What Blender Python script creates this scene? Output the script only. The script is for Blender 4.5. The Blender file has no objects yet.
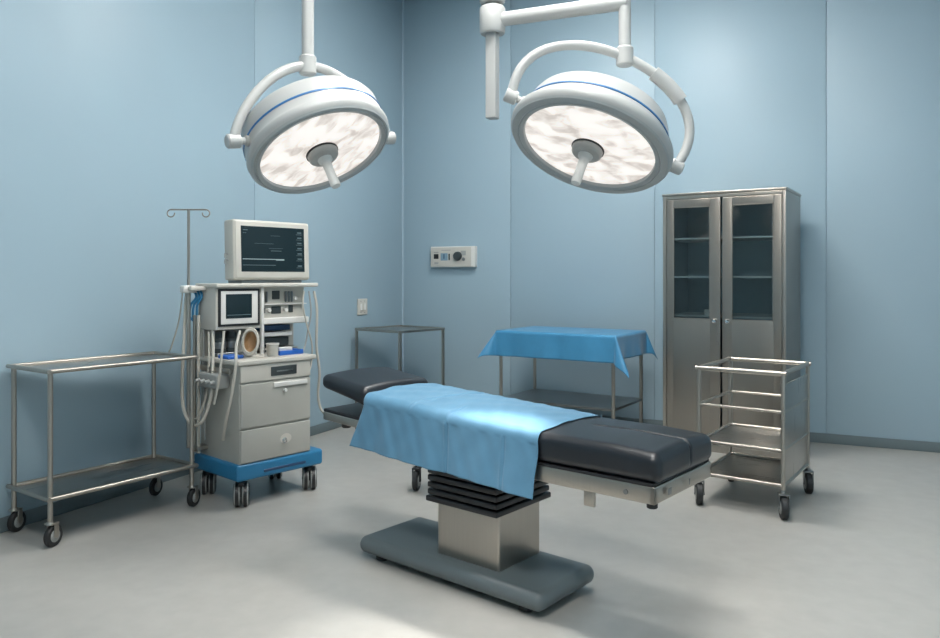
import bpy, bmesh, math, random
from mathutils import Vector, Matrix
random.seed(7)
PI = math.pi
SC = bpy.context.scene
COL = SC.collection
F_PX, HOR, EYE = 750.0, 277.0, 1.45
CAM = Vector((4.21, -7.25, EYE))
YAW = math.radians(25)
CY, SY = math.cos(YAW), math.sin(YAW)

def W(X, Y, z=0.0):
    """metres right / ahead of the photographer -> room coordinates (origin in the far left corner)"""
    return Vector((CAM.x + X*CY - Y*SY, CAM.y + X*SY + Y*CY, z))
def WD(v):
    return Vector((v[0]*CY - v[1]*SY, v[0]*SY + v[1]*CY, v[2]))

# ------------------------------------------------------------------ materials
def mat(name, col, rough=0.5, metal=0.0, spec=0.5, noise=None, bump=None, coat=0.0, emit=None, estr=0.0):
    m = bpy.data.materials.new(name); m.use_nodes = True
    nt = m.node_tree; b = nt.nodes['Principled BSDF']
    b.inputs['Base Color'].default_value = (*col, 1)
    b.inputs['Roughness'].default_value = rough
    b.inputs['Metallic'].default_value = metal
    b.inputs['Specular IOR Level'].default_value = spec
    b.inputs['Coat Weight'].default_value = coat
    if emit:
        b.inputs['Emission Color'].default_value = (*emit, 1); b.inputs['Emission Strength'].default_value = estr
    tc = nt.nodes.new('ShaderNodeTexCoord')
    if noise:                       # (scale xyz, amount, detail)
        mp = nt.nodes.new('ShaderNodeMapping'); mp.inputs['Scale'].default_value = noise[0]
        nz = nt.nodes.new('ShaderNodeTexNoise'); nz.inputs['Scale'].default_value = 1.0
        nz.inputs['Detail'].default_value = noise[2]
        nt.links.new(tc.outputs['Object'], mp.inputs['Vector']); nt.links.new(mp.outputs[0], nz.inputs['Vector'])
        cr = nt.nodes.new('ShaderNodeValToRGB')
        a = noise[1]
        cr.color_ramp.elements[0].position = 0.3; cr.color_ramp.elements[1].position = 0.7
        cr.color_ramp.elements[0].color = (*[max(0, c*(1-a)) for c in col], 1)
        cr.color_ramp.elements[1].color = (*[min(1, c*(1+a)) for c in col], 1)
        nt.links.new(nz.outputs['Fac'], cr.inputs['Fac']); nt.links.new(cr.outputs[0], b.inputs['Base Color'])
        if metal > 0.5:
            mr = nt.nodes.new('ShaderNodeMapRange')
            mr.inputs['To Min'].default_value = rough*0.93; mr.inputs['To Max'].default_value = rough*1.08
            nt.links.new(nz.outputs['Fac'], mr.inputs['Value']); nt.links.new(mr.outputs[0], b.inputs['Roughness'])
    if bump:                        # (scale, strength, distance)
        n2 = nt.nodes.new('ShaderNodeTexNoise'); n2.inputs['Scale'].default_value = bump[0]; n2.inputs['Detail'].default_value = 3
        nt.links.new(tc.outputs['Object'], n2.inputs['Vector'])
        bp = nt.nodes.new('ShaderNodeBump'); bp.inputs['Strength'].default_value = bump[1]; bp.inputs['Distance'].default_value = bump[2]
        nt.links.new(n2.outputs['Fac'], bp.inputs['Height']); nt.links.new(bp.outputs[0], b.inputs['Normal'])
    return m

M = {}
M['wall'] = mat('wall_paint', (0.340, 0.458, 0.532), 0.42, spec=0.35, noise=((0.7, 0.7, 0.7), 0.03, 2))
M['trim'] = mat('corner_trim_paint', (0.33, 0.44, 0.52), 0.5)
M['plain_wall'] = mat('pale_wall_paint', (0.36, 0.35, 0.33), 0.6)
M['ceiling'] = mat('ceiling_paint', (0.72, 0.75, 0.76), 0.7)
M['floor'] = mat('floor_vinyl', (0.400, 0.388, 0.362), 0.30, spec=0.45, noise=((9, 9, 9), 0.05, 6))
M['base'] = mat('baseboard_vinyl', (0.14, 0.18, 0.195), 0.5)
M['steel'] = mat('brushed_steel', (0.44, 0.405, 0.360), 0.30, 1.0, noise=((120, 120, 3), 0.02, 2))
M['steel_door'] = mat('door_steel', (0.345, 0.315, 0.280), 0.32, 1.0, noise=((160, 160, 1.5), 0.015, 2))
M['steel_tube'] = mat('tube_steel', (0.45, 0.415, 0.370), 0.38, 1.0)
M['steel_sheet'] = mat('sheet_steel', (0.42, 0.405, 0.38), 0.28, 1.0, noise=((3, 90, 3), 0.015, 2))
M['steel_dark'] = mat('dark_steel', (0.26, 0.27, 0.27), 0.3, 1.0)
M['cabin'] = mat('cabinet_lining', (0.36, 0.43, 0.46), 0.45, 0.2)
M['shelf_metal'] = mat('pale_shelf_metal', (0.62, 0.62, 0.60), 0.42, 0.6)
M['chrome'] = mat('chrome', (0.75, 0.75, 0.74), 0.12, 1.0)
M['beige'] = mat('beige_enamel', (0.545, 0.525, 0.475), 0.42, noise=((4, 4, 4), 0.04, 4))
M['beige_dark'] = mat('beige_grey_enamel', (0.40, 0.395, 0.36), 0.45, noise=((4, 4, 4), 0.05, 4))
M['white'] = mat('white_plastic', (0.70, 0.69, 0.66), 0.38)
M['lampwhite'] = mat('lamp_enamel', (0.46, 0.465, 0.455), 0.34)
M['lampgrey'] = mat('lamp_rim_grey', (0.38, 0.40, 0.40), 0.3)
M['hub'] = mat('hub_grey', (0.42, 0.41, 0.39), 0.4)
M['blue'] = mat('blue_plastic', (0.022, 0.175, 0.345), 0.38)
M['bluebright'] = mat('bright_blue_plastic', (0.02, 0.13, 0.52), 0.35)
M['bluestripe'] = mat('blue_stripe', (0.02, 0.14, 0.36), 0.4)
M['black'] = mat('black_plastic', (0.012, 0.013, 0.015), 0.4)
M['bellows'] = mat('black_rubber_bellows', (0.010, 0.011, 0.013), 0.38)
M['rubber'] = mat('wheel_rubber', (0.018, 0.019, 0.02), 0.55)
M['wheelgrey'] = mat('wheel_grey', (0.30, 0.31, 0.30), 0.4)
M['leather'] = mat('black_upholstery', (0.008, 0.011, 0.016), 0.38, spec=0.62, bump=(180, 0.10, 0.002))
M['cloth'] = mat('blue_drape_cloth', (0.100, 0.248, 0.380), 0.60, spec=0.40, noise=((14, 14, 14), 0.05, 5), bump=(420, 0.25, 0.0015))
M['cloth2'] = mat('blue_table_cloth', (0.038, 0.218, 0.400), 0.50, spec=0.60, noise=((10, 10, 10), 0.06, 5), bump=(420, 0.25, 0.0015))
M['basegrey'] = mat('grey_base_cover', (0.125, 0.15, 0.158), 0.42)
M['hose'] = mat('beige_hose', (0.50, 0.475, 0.42), 0.45)
M['hose_grey'] = mat('grey_hose', (0.34, 0.35, 0.34), 0.4)
M['tan'] = mat('tan_cushion', (0.36, 0.21, 0.10), 0.5)
M['screen'] = mat('screen_glass', (0.006, 0.012, 0.015), 0.22, emit=(0.02, 0.075, 0.095), estr=0.10)
M['trace'] = mat('screen_trace', (0.05, 0.06, 0.06), 0.3, emit=(0.45, 0.60, 0.62), estr=0.6)
M['tracedim'] = mat('screen_trace_dim', (0.03, 0.04, 0.04), 0.3, emit=(0.20, 0.32, 0.36), estr=0.30)
M['display'] = mat('small_display', (0.22, 0.34, 0.42), 0.2)
M['darkpanel'] = mat('dark_panel', (0.04, 0.05, 0.052), 0.3)
M['navy'] = mat('navy_plastic', (0.02, 0.06, 0.14), 0.35)

for k_ in ('cloth', 'cloth2'):
    b_ = M[k_].node_tree.nodes['Principled BSDF']; b_.inputs['Sheen Weight'].default_value = 0.22; b_.inputs['Sheen Roughness'].default_value = 0.45

def glass_mat():
    m = bpy.data.materials.new('clear_glass'); m.use_nodes = True
    nt = m.node_tree; nt.nodes.clear()
    out = nt.nodes.new('ShaderNodeOutputMaterial'); mix = nt.nodes.new('ShaderNodeMixShader')
    tr = nt.nodes.new('ShaderNodeBsdfTransparent'); tr.inputs[0].default_value = (0.80, 0.86, 0.87, 1)
    gl = nt.nodes.new('ShaderNodeBsdfGlossy'); gl.inputs['Roughness'].default_value = 0.04
    fr = nt.nodes.new('ShaderNodeFresnel'); fr.inputs[0].default_value = 1.5
    nt.links.new(fr.outputs[0], mix.inputs[0]); nt.links.new(tr.outputs[0], mix.inputs[1]); nt.links.new(gl.outputs[0], mix.inputs[2])
    nt.links.new(mix.outputs[0], out.inputs[0])
    return m
M['glass'] = glass_mat()

def lens_mat():
    m = bpy.data.materials.new('lit_lens'); m.use_nodes = True
    nt = m.node_tree; b = nt.nodes['Principled BSDF']
    b.inputs['Base Color'].default_value = (0.25, 0.25, 0.24, 1); b.inputs['Roughness'].default_value = 0.2
    tc = nt.nodes.new('ShaderNodeTexCoord')
    mp = nt.nodes.new('ShaderNodeMapping'); mp.inputs['Scale'].default_value = (9, 17, 9)
    nz = nt.nodes.new('ShaderNodeTexNoise'); nz.inputs['Scale'].default_value = 1.0; nz.inputs['Detail'].default_value = 3; nz.inputs['Distortion'].default_value = 0.6
    cr = nt.nodes.new('ShaderNodeValToRGB')
    e = cr.color_ramp.elements
    e[0].position = 0.34; e[0].color = (0.60, 0.53, 0.48, 1)
    e[1].position = 0.58; e[1].color = (1.0, 0.955, 0.91, 1)
    nt.links.new(tc.outputs['Object'], mp.inputs[0]); nt.links.new(mp.outputs[0], nz.inputs['Vector'])
    nt.links.new(nz.outputs['Fac'], cr.inputs[0]); nt.links.new(cr.outputs[0], b.inputs['Emission Color'])
    b.inputs['Emission Strength'].default_value = LENS_E
    return m

LENS_E = 0.92
M['lens'] = lens_mat()
M['panel'] = mat('added_luminaire_diffuser', (0.9, 0.9, 0.9), 0.5, emit=(1.0, 0.985, 0.95), estr=54.0)  # glow of the invented ceiling panels above the view

# ------------------------------------------------------------------ mesh builder
def frame(d):
    d = d.normalized()
    a = Vector((0, 0, 1)) if abs(d.z) < 0.9 else Vector((1, 0, 0))
    x = d.cross(a).normalized(); y = d.cross(x).normalized()
    return x, y
def catmull(p, n=6):
    p = [Vector(q) for q in p]
    out = []
    for i in range(len(p)-1):
        a = p[i-1] if i else p[0]*2-p[1]
        b, c = p[i], p[i+1]
        d = p[i+2] if i+2 < len(p) else p[-1]*2-p[-2]
        for k in range(n):
            t = k/n
            out.append(0.5*((2*b)+(c-a)*t+(2*a-5*b+4*c-d)*t*t+(3*b-a-3*c+d)*t**3))
    out.append(p[-1])
    return out

class MB:
    def __init__(s): s.v = []; s.f = []
    def add(s, v, f, mx=None):
        o = len(s.v)
        s.v += [(mx @ Vector(p)) if mx else Vector(p) for p in v]
        s.f += [tuple(i+o for i in q) for q in f]
        return s
    def box(s, c, size, r=0.0, n=2, sub=(1, 1, 1), mx=None, fn=None, extra=None):
        """rounded box: centre, full size, edge radius"""
        h = [q/2 for q in size]
        r = min(r, min(h)*0.98)
        ax = []
        for i in range(3):
            inn = h[i]-r
            st = [inn*(2*k/sub[i]-1) for k in range(sub[i]+1)]
            if extra and extra.get(i): st = sorted(set(st+[e for e in extra[i] if abs(e) < inn]))
            if r > 0:
                k = [r*math.tan(PI/4*j/n) for j in range(1, n+1)]
                st = [-inn-q for q in reversed(k)]+st+[inn+q for q in k]
            ax.append(st)
        idx = {}; vs = []; fs = []
        def vid(i, j, k):
            key = (i, j, k)
            if key not in idx:
                p = [ax[0][i], ax[1][j], ax[2][k]]
                if r > 0:
                    q = [max(-(h[a]-r), min(h[a]-r, p[a])) for a in range(3)]
                    d = Vector([p[a]-q[a] for a in range(3)])
                    if d.length > 1e-9:
                        d = d.normalized()*r; p = [q[a]+d[a] for a in range(3)]
                idx[key] = len(vs)
                P = Vector(p)+Vector(c)
                if fn: P = Vector(fn(P))
                vs.append(P)
            return idx[key]
        N = [len(a)-1 for a in ax]
        for i in range(N[0]):
            for j in range(N[1]):
                for k in (0, N[2]): fs.append((vid(i, j, k), vid(i+1, j, k), vid(i+1, j+1, k), vid(i, j+1, k)))
        for i in range(N[0]):
            for k in range(N[2]):
                for j in (0, N[1]): fs.append((vid(i, j, k), vid(i+1, j, k), vid(i+1, j, k+1), vid(i, j, k+1)))
        for j in range(N[1]):
            for k in range(N[2]):
                for i in (0, N[0]): fs.append((vid(i, j, k), vid(i, j+1, k), vid(i, j+1, k+1), vid(i, j, k+1)))
        return s.add(vs, fs, mx)
    def bx(s, x0, x1, y0, y1, z0, z1, r=0.0, **k):
        return s.box(((x0+x1)/2, (y0+y1)/2, (z0+z1)/2), (abs(x1-x0), abs(y1-y0), abs(z1-z0)), r, **k)
    def cyl(s, p0, p1, r0, r1=None, seg=16, bev=0.0):
        p0, p1 = Vector(p0), Vector(p1); r1 = r0 if r1 is None else r1
        d = p1-p0; L = d.length
        prof = [(0, 0), (r0-bev, 0), (r0, bev), (r1, L-bev), (r1-bev, L), (0, L)] if bev else [(0, 0), (r0, 0), (r1, L), (0, L)]
        return s.lathe(prof, p0, d, seg)
    def lathe(s, prof, o, d, seg=24, sx=1.0, sy=1.0, xdir=None):
        o = Vector(o); d = Vector(d).normalized(); x, y = frame(d)
        if xdir is not None:
            x = Vector(xdir).normalized(); y = d.cross(x).normalized()
        vs = []; fs = []; rings = []
        for r, h in prof:
            if r <= 1e-6:
                rings.append([len(vs)]); vs.append(o+d*h)
            else:
                rings.append(list(range(len(vs), len(vs)+seg)))
                for k in range(seg):
                    a = 2*PI*k/seg
                    vs.append(o+d*h+x*(r*sx*math.cos(a))+y*(r*sy*math.sin(a)))
        for a, b in zip(rings, rings[1:]):
            for k in range(seg):
                k2 = (k+1) % seg
                if len(a) == 1 and len(b) == 1: continue
                if len(a) == 1: fs.append((a[0], b[k], b[k2]))
                elif len(b) == 1: fs.append((a[k], b[0], a[k2]))
                else: fs.append((a[k], b[k], b[k2], a[k2]))
        return s.add(vs, fs)
    def torus(s, o, d, R, r, seg=40, q=10):
        o = Vector(o); x, y = frame(Vector(d))
        pts = [o+x*(R*math.cos(2*PI*k/seg))+y*(R*math.sin(2*PI*k/seg)) for k in range(seg)]
        return s.tube(pts, r, q, closed=True)
    def tube(s, pts, r, seg=8, closed=False, smooth=0):
        if smooth: pts = catmull(pts, smooth)
        pts = [Vector(p) for p in pts]
        n = len(pts); vs = []; fs = []
        px = None
        for i, p in enumerate(pts):
            a = pts[i-1] if (i or closed) else p
            b = pts[(i+1) % n] if (i < n-1 or closed) else p
            d = (b-a).normalized()
            if px is None: x, y = frame(d)
            else:
                x = (px-d*px.dot(d)).normalized(); y = d.cross(x).normalized()
            px = x
            for k in range(seg):
                t = 2*PI*k/seg
                vs.append(p+x*(r*math.cos(t))+y*(r*math.sin(t)))
        m = n if closed else n-1
        for i in range(m):
            j = (i+1) % n
            for k in range(seg):
                k2 = (k+1) % seg
                fs.append((i*seg+k, i*seg+k2, j*seg+k2, j*seg+k))
        if not closed:
            fs.append(tuple(range(seg))); fs.append(tuple((n-1)*seg+k for k in reversed(range(seg))))
        return s.add(vs, fs)
    def build(s, name, m, parent=None, label=None, angle=38, off=None):
        me = bpy.data.meshes.new(name)
        o = off or Vector((0, 0, 0))
        me.from_pydata([tuple(p-o) for p in s.v], [], s.f)
        bm = bmesh.new(); bm.from_mesh(me)
        bmesh.ops.recalc_face_normals(bm, faces=bm.faces); bm.to_mesh(me); bm.free()
        me.polygons.foreach_set('use_smooth', [True]*len(me.polygons))
        me.set_sharp_from_angle(angle=math.radians(angle))
        me.materials.append(M[m] if isinstance(m, str) else m)
        ob = bpy.data.objects.new(name, me); COL.objects.link(ob)
        if parent: ob.parent = parent
        if off: ob.location = off
        if label: ob['label'] = label
        return ob

def tag(o, label, cat, group=None):
    o['label'] = label; o['category'] = cat
    if group: o['group'] = group
    return o
def thing(name, label, cat, loc, rz=0.0, group=None):
    o = bpy.data.objects.new(name, None); COL.objects.link(o)
    o.empty_display_size = 0.1
    o.location = loc; o.rotation_euler = (0, 0, rz)
    return tag(o, label, cat, group)
def struct(name, mb, m):
    o = mb.build(name, m); o['kind'] = 'structure'; return o
def D(a): return math.radians(a)

# ------------------------------------------------------------------ room shell (x along the back wall, y towards the far corner)
RX, RY, RZ = 5.85, -9.6, 4.62
b = MB().bx(-0.2, RX+0.2, RY-0.2, 0.2, -0.12, 0); struct('floor', b, 'floor')
b = MB().bx(-0.2, RX+0.2, RY-0.2, 0.2, RZ, RZ+0.12); struct('ceiling', b, 'ceiling')
def panels(mb, axis, cuts, gap=0.006):
    for a, c in zip(cuts, cuts[1:]):
        lo, hi = min(a, c)+gap/2, max(a, c)-gap/2
        if axis == 'x': mb.bx(lo, hi, 0, 0.012, 0, RZ, 0.003, n=1)
        else: mb.bx(-0.012, 0, lo, hi, 0, RZ, 0.003, n=1)
b = MB().bx(-0.2, RX+0.2, 0.0115, 0.2, 0, RZ); panels(b, 'x', [0, 1.298, 2.78, 4.262, RX]); struct('wall_back', b, 'wall')
b = MB().bx(-0.2, -0.0115, RY, 0.0, 0, RZ); panels(b, 'y', [0, -2.41, -4.82, -7.23, RY]); struct('wall_left', b, 'wall')
b = MB().bx(RX, RX+0.2, RY, 0.0, 0, RZ); struct('wall_right', b, 'wall')
b = MB().bx(-0.2, RX+0.2, RY-0.2, RY, 0, RZ); struct('wall_front', b, 'wall')
b = MB()
vs = [(0, 0, 0), (0.016, 0, 0)]+[(0.016*(1-math.sin(t)), -0.016*(1-math.cos(t)), 0) for t in (0.4, 0.8, 1.2)]+[(0, -0.016, 0)]
n = len(vs)
b.add([(*v[:2], 0.0) for v in vs]+[(*v[:2], RZ) for v in vs], [tuple(range(n)), tuple(range(n, 2*n))]+[(i, (i+1) % n, (i+1) % n+n, i+n) for i in range(n)])
struct('trim_1', b, 'trim')
b = MB().bx(0.0, RX, -0.012, 0.0, 0, 0.085, 0.003, n=1); struct('baseboard_back', b, 'base')
b = MB().bx(0.0, 0.012, RY, -0.012, 0, 0.085, 0.003, n=1); struct('baseboard_left', b, 'base')

# ------------------------------------------------------------------ added ceiling luminaires, out of view, invented to give the room's general light
for (x, y, where) in ((2.75, -2.2, 'nearest the far wall'), (3.2, -4.5, 'in the middle of the room'), (3.6, -6.9, 'at the near end of the room')):
    if True:
        t = thing('added_ceiling_light', f'added unseen white framed ceiling light panel {where}', 'ceiling light', (x, y, RZ-0.05), 0, 'added ceiling light panels')
        f = MB()
        f.bx(-0.63, 0.63, -0.33, -0.30, 0, 0.05, 0.006); f.bx(-0.63, 0.63, 0.30, 0.33, 0, 0.05, 0.006)
        f.bx(-0.63, -0.60, -0.30, 0.30, 0, 0.05, 0.006); f.bx(0.60, 0.63, -0.30, 0.30, 0, 0.05, 0.006)
        f.build('added_light_frame', 'lampwhite', t)
        MB().bx(-0.60, 0.60, -0.30, 0.30, 0.012, 0.03).build('added_diffuser', 'panel', t)

# ------------------------------------------------------------------ surgical lamps
COLUMN = W(0.118, 3.95)
def view_axes(px, py):
    d = Vector(((px-470)/F_PX, 1, (HOR-py)/F_PX)).normalized()
    r = Vector((d.y, -d.x, 0)).normalized(); u = r.cross(d).normalized()
    return r, u, -d
def surgical_lamp(px, py, Y, ang, ratio, Rl, arm_z, label, spot_w, beta, back, Ry, Hy, bulge, rimw, taper, sleeve=False):
    r, u, tw = view_axes(px, py)
    a = D(ang); s = math.sqrt(1-ratio*ratio)
    p = WD(r*math.cos(a)-u*math.sin(a))                 # tilt axis
    nrm = WD(r*(-math.sin(a)*s)+u*(-math.cos(a)*s)+tw*ratio).normalized()
    loc = W((px-470)*Y/F_PX, Y, EYE-(py-HOR)*Y/F_PX)
    t = thing('surgical_lamp', label, 'surgical lamp', loc)
    bk = -nrm
    Ro = Rl+rimw
    h = MB().lathe([(Ro-0.012, 0.0), (Ro, 0.012), (Ro+0.004, 0.035), (Ro, 0.05), (Ro-0.004-taper*0.3, 0.055), (Ro-0.005-taper*0.65, 0.10), (Ro-0.006-taper, 0.16), (Ro-0.02-taper, 0.19), (Ro-0.07-taper, 0.212), (0.13, 0.228), (0.11, 0.245), (0, 0.25)], (0, 0, 0), bk, 72)
    h.build('housing', 'lampwhite', t)
    g = MB().lathe([(Rl-0.004, 0.012), (Rl, -0.004), (Rl+0.018, -0.010), (Rl+0.024, -0.004), (Rl+0.028, -0.008), (Ro-0.014, -0.006), (Ro-0.008, 0.004), (Ro-0.02, 0.02), (Rl-0.004, 0.012)], (0, 0, 0), bk, 72)
    g.build('rim', 'lampgrey', t)
    st = MB().lathe([(Ro-0.007-taper*0.6, 0.096), (Ro-0.0025-taper*0.6, 0.097), (Ro-0.0025-taper*0.65, 0.106), (Ro-0.008-taper*0.7, 0.107)], (0, 0, 0), bk, 72)
    st.build('stripe', 'bluestripe', t, 'thin blue line')
    ln = MB().lathe([(0, 0.002), (Rl*0.5, 0.004), (Rl, 0.012), (Rl, 0.016), (0, 0.016)], (0, 0, 0), bk, 72)
    ln.build('lens', 'lens', t, 'glowing white lens')
    hb = MB().lathe([(0, 0.0), (0.075, 0.0), (0.077, 0.008), (0.074, 0.028), (0.066, 0.036), (0.030, 0.040), (0, 0.040)], -bk*0.002, nrm, 40)
    hub = hb.build('hub', 'hub', t)
    MB().lathe([(0.077, -0.002), (0.082, 0.0), (0.082, 0.006), (0.077, 0.007)], (0, 0, 0), nrm, 40).build('gasket', 'black', hub)
    hd = MB().lathe([(0, 0.035), (0.038, 0.035), (0.036, 0.052), (0.024, 0.066), (0.0225, 0.13), (0.025, 0.19), (0.022, 0.203), (0, 0.205)], (0, 0, 0), nrm, 24)
    hd.build('handle', 'white', t)
    # yoke over the back of the housing
    qv = nrm.cross(p).normalized()
    if qv.z > 0: qv = -qv
    p = (p*math.cos(D(beta))+qv*math.sin(D(beta))).normalized()
    c = bk*back; z = Vector((0, 0, 1)); uu = (z-p*z.dot(p)).normalized()
    pts = []
    for k in range(0, 33):
        f = PI*k/32
        pts.append(c+p*(Ry*math.cos(f)+bulge*math.sin(2*f))+uu*(Hy*math.sin(f)))
    yk = MB().tube(pts, 0.024, 12)
    if sleeve: yk.tube([q for q in pts[9:14]], 0.036, 16)
    for sg in (1, -1):
        yk.cyl(c+p*(sg*(Ro-0.06)), c+p*(sg*(Ry+0.012)), 0.017, seg=14)
        yk.cyl(c+p*(sg*(Ry-0.03)), c+p*(sg*(Ry+0.034)), 0.034, seg=20, bev=0.006)
    yoke = yk.build('yoke', 'lampwhite', t)
    for sg in (1, -1):
        MB().cyl(c+p*(sg*(Ro-0.04-taper*0.5)), c+p*(sg*(Ro+0.012-taper*0.5)), 0.026, seg=18, bev=0.005).build('pivot_bolt', 'hub', yoke)
    # spindle and arm up to the ceiling column
    top = c+uu*Hy
    az = arm_z-loc.z
    ar = MB().cyl(top-Vector((0, 0, 0.03)), Vector((top.x, top.y, az+0.07)), 0.030, seg=20, bev=0.006)
    ar.cyl(top-Vector((0, 0, 0.045)), top+Vector((0, 0, 0.05)), 0.042, seg=20, bev=0.008)
    e = COLUMN-loc; e.z = az
    s0 = Vector((top.x, top.y, az)); dr = (e-s0).normalized()
    ar.cyl(s0-dr*0.02, e-dr*0.05, 0.036, seg=20, bev=0.006)
    ar.lathe([(0.040, -0.07), (0.062, -0.07), (0.068, -0.06), (0.068, 0.06), (0.062, 0.07), (0.040, 0.07), (0.040, -0.07)], e, (0, 0, 1), 28)
    ar.build('support_arm', 'lampwhite', t)
    # the lamp's own beam
    sp = bpy.data.lights.new('surgical_beam', 'SPOT'); sp.energy = spot_w; sp.spot_size = D(34); sp.spot_blend = 1.0
    sp.shadow_soft_size = 0.05; sp.color = (1.0, 0.97, 0.93)
    so = bpy.data.objects.new('surgical_beam', sp); COL.objects.link(so); so.parent = t
    so.location = nrm*0.24
    so.rotation_euler = nrm.to_track_quat('-Z', 'Y').to_euler()
    return t, nrm, loc
surgical_lamp(322, 152.5, 3.70, -23, 0.52, 0.310, 2.96, 'round surgical lamp with glowing lens on the left, above the patient monitor side', 60, 34, 0.08, 0.425, 0.36, -0.05, 0.050, 0.0)
surgical_lamp(588, 148.5, 3.65, 20, 0.525, 0.330, 2.80, 'round surgical lamp with glowing lens on the right, between table and tall cabinet', 210, 8, 0.10, 0.44, 0.40, 0.06, 0.072, 0.045, True)
t = thing('ceiling_column', 'slim white ceiling column ending between the two surgical lamps', 'lamp mount', (COLUMN.x, COLUMN.y, 2.283))
MB().bx(-0.029, 0.029, -0.029, 0.029, 0, RZ-2.283-0.04, 0.006).build('tube', 'lampwhite', t)
MB().lathe([(0, 0), (0.16, 0), (0.16, 0.02), (0.08, 0.04), (0, 0.04)][::-1], (0, 0, RZ-2.283), (0, 0, -1), 32).build('ceiling_flange', 'lampwhite', t)

# ------------------------------------------------------------------ casters
def caster(parent, x, y, ztop, wr=0.06, ww=0.03, twin=False, rot=0.0, forkm='steel', wheelm='wheelgrey'):
    c, s = math.cos(rot), math.sin(rot)
    def P(a, bb, z): return Vector((x+a*c-bb*s, y+a*s+bb*c, z))
    off = 0.02
    mx = Matrix.Translation((x, y, 0)) @ Matrix.Rotation(rot, 4, 'Z')
    k = MB()
    k.cyl(P(0, 0, ztop-0.03), P(0, 0, ztop+0.004), 0.014, seg=14)
    k.cyl(P(0, 0, 2*wr+0.010), P(0, 0, max(2*wr+0.022, ztop-0.025)), 0.024, 0.018, seg=16)
    if twin:
        k.box((off*0.5, 0, 2*wr-0.004), (wr*1.1, ww*0.5, 0.03), 0.008, mx=mx)
        k.box((off, 0, wr*1.45), (wr*0.6, ww*0.34, wr*1.3), 0.004, mx=mx)
    else:
        k.box((off*0.6, 0, 2*wr+0.012), (wr*0.9, ww+0.022, 0.012), 0.004, mx=mx)
        for sg in (1, -1): k.box((off, sg*(ww/2+0.008), wr*1.5), (wr*0.55, 0.005, wr*1.2), 0.002, mx=mx)
    k.cyl(P(off, -ww/2-0.013, wr), P(off, ww/2+0.013, wr), 0.009, seg=12)
    cs = k.build('caster', forkm, parent)
    o = P(off, 0, wr); ax = P(0, 1, 0)-P(0, 0, 0)
    sides = [(-ww*0.34, ww*0.52), (ww*0.34, ww*0.52)] if twin else [(0, ww)]
    for (cc, w2) in sides:
        prof = [(0, -w2/2), (wr*0.55, -w2/2), (wr*0.62, -w2/2+0.002), (wr*0.9, -w2/2), (wr, -w2/2+0.006), (wr, w2/2-0.006), (wr*0.9, w2/2), (wr*0.62, w2/2-0.002), (wr*0.55, w2/2), (0, w2/2)]
        wh = MB().lathe(prof, o+ax*cc, ax, 28).build('wheel', 'wheelgrey' if twin else 'rubber', cs)
        hub = MB()
        for sg in (1, -1):
            hub.lathe([(0, 0.0035), (wr*0.5, 0.0035), (wr*0.58, 0.0)], o+ax*(cc+sg*w2/2), ax*sg, 24)
            if twin: hub.lathe([(wr*0.66, 0.0), (wr*0.70, 0.003), (wr*0.84, 0.003), (wr*0.88, 0.0)], o+ax*(cc+sg*w2/2), ax*sg, 24)
        if twin:
            hub.lathe([(wr+0.0002, -w2*0.28), (wr+0.0022, -w2*0.24), (wr+0.0022, w2*0.24), (wr+0.0002, w2*0.28)], o+ax*cc, ax, 28)
        # hub cover lies in the caster group as its own visible piece
        hub.build('hub_cap', wheelm, cs)
    return cs

# ------------------------------------------------------------------ anaesthesia machine
MLOC = W(-1.42, 5.063); MROT = D(73)
mc = thing('anaesthesia_machine', 'tall beige anaesthesia machine with screen, drawers and hoses on a blue wheeled base', 'medical machine', MLOC, MROT)
def m_at(px, py, Y):
    w = W((px-470)*Y/F_PX, Y, EYE-(py-HOR)*Y/F_PX)-MLOC
    c, s = math.cos(-MROT), math.sin(-MROT)
    return Vector((w.x*c-w.y*s, w.x*s+w.y*c, w.z))
X0, Y0 = -0.317, -0.265      # near front-left corner of the base
def fx(F): return X0+F
def sy(S): return Y0+S
bs = MB().bx(fx(-0.008), fx(0.645), sy(0), sy(0.545), 0.172, 0.278, 0.020, n=4)
base = bs.build('base', 'blue', mc, 'blue wheeled base')
MB().bx(fx(0.18), fx(0.50), sy(-0.004), sy(0.01), 0.205, 0.222, 0.004).build('grip_slot', 'navy', base)
for (F, S) in ((0.055, 0.06), (0.575, 0.06), (0.055, 0.47), (0.575, 0.47)):
    caster(mc, fx(F), sy(S), 0.176, 0.076, 0.074, True, D(56), 'black', 'black')
body = MB().bx(fx(0.016), fx(0.545), sy(0.016), sy(0.50), 0.268, 0.90, 0.008)
bd = body.build('drawer_cabinet', 'beige_dark', mc)
wt = MB().bx(fx(-0.006), fx(0.585), sy(-0.008), sy(0.51), 0.895, 0.926, 0.009)
wt.build('worktop', 'beige', mc)
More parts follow.
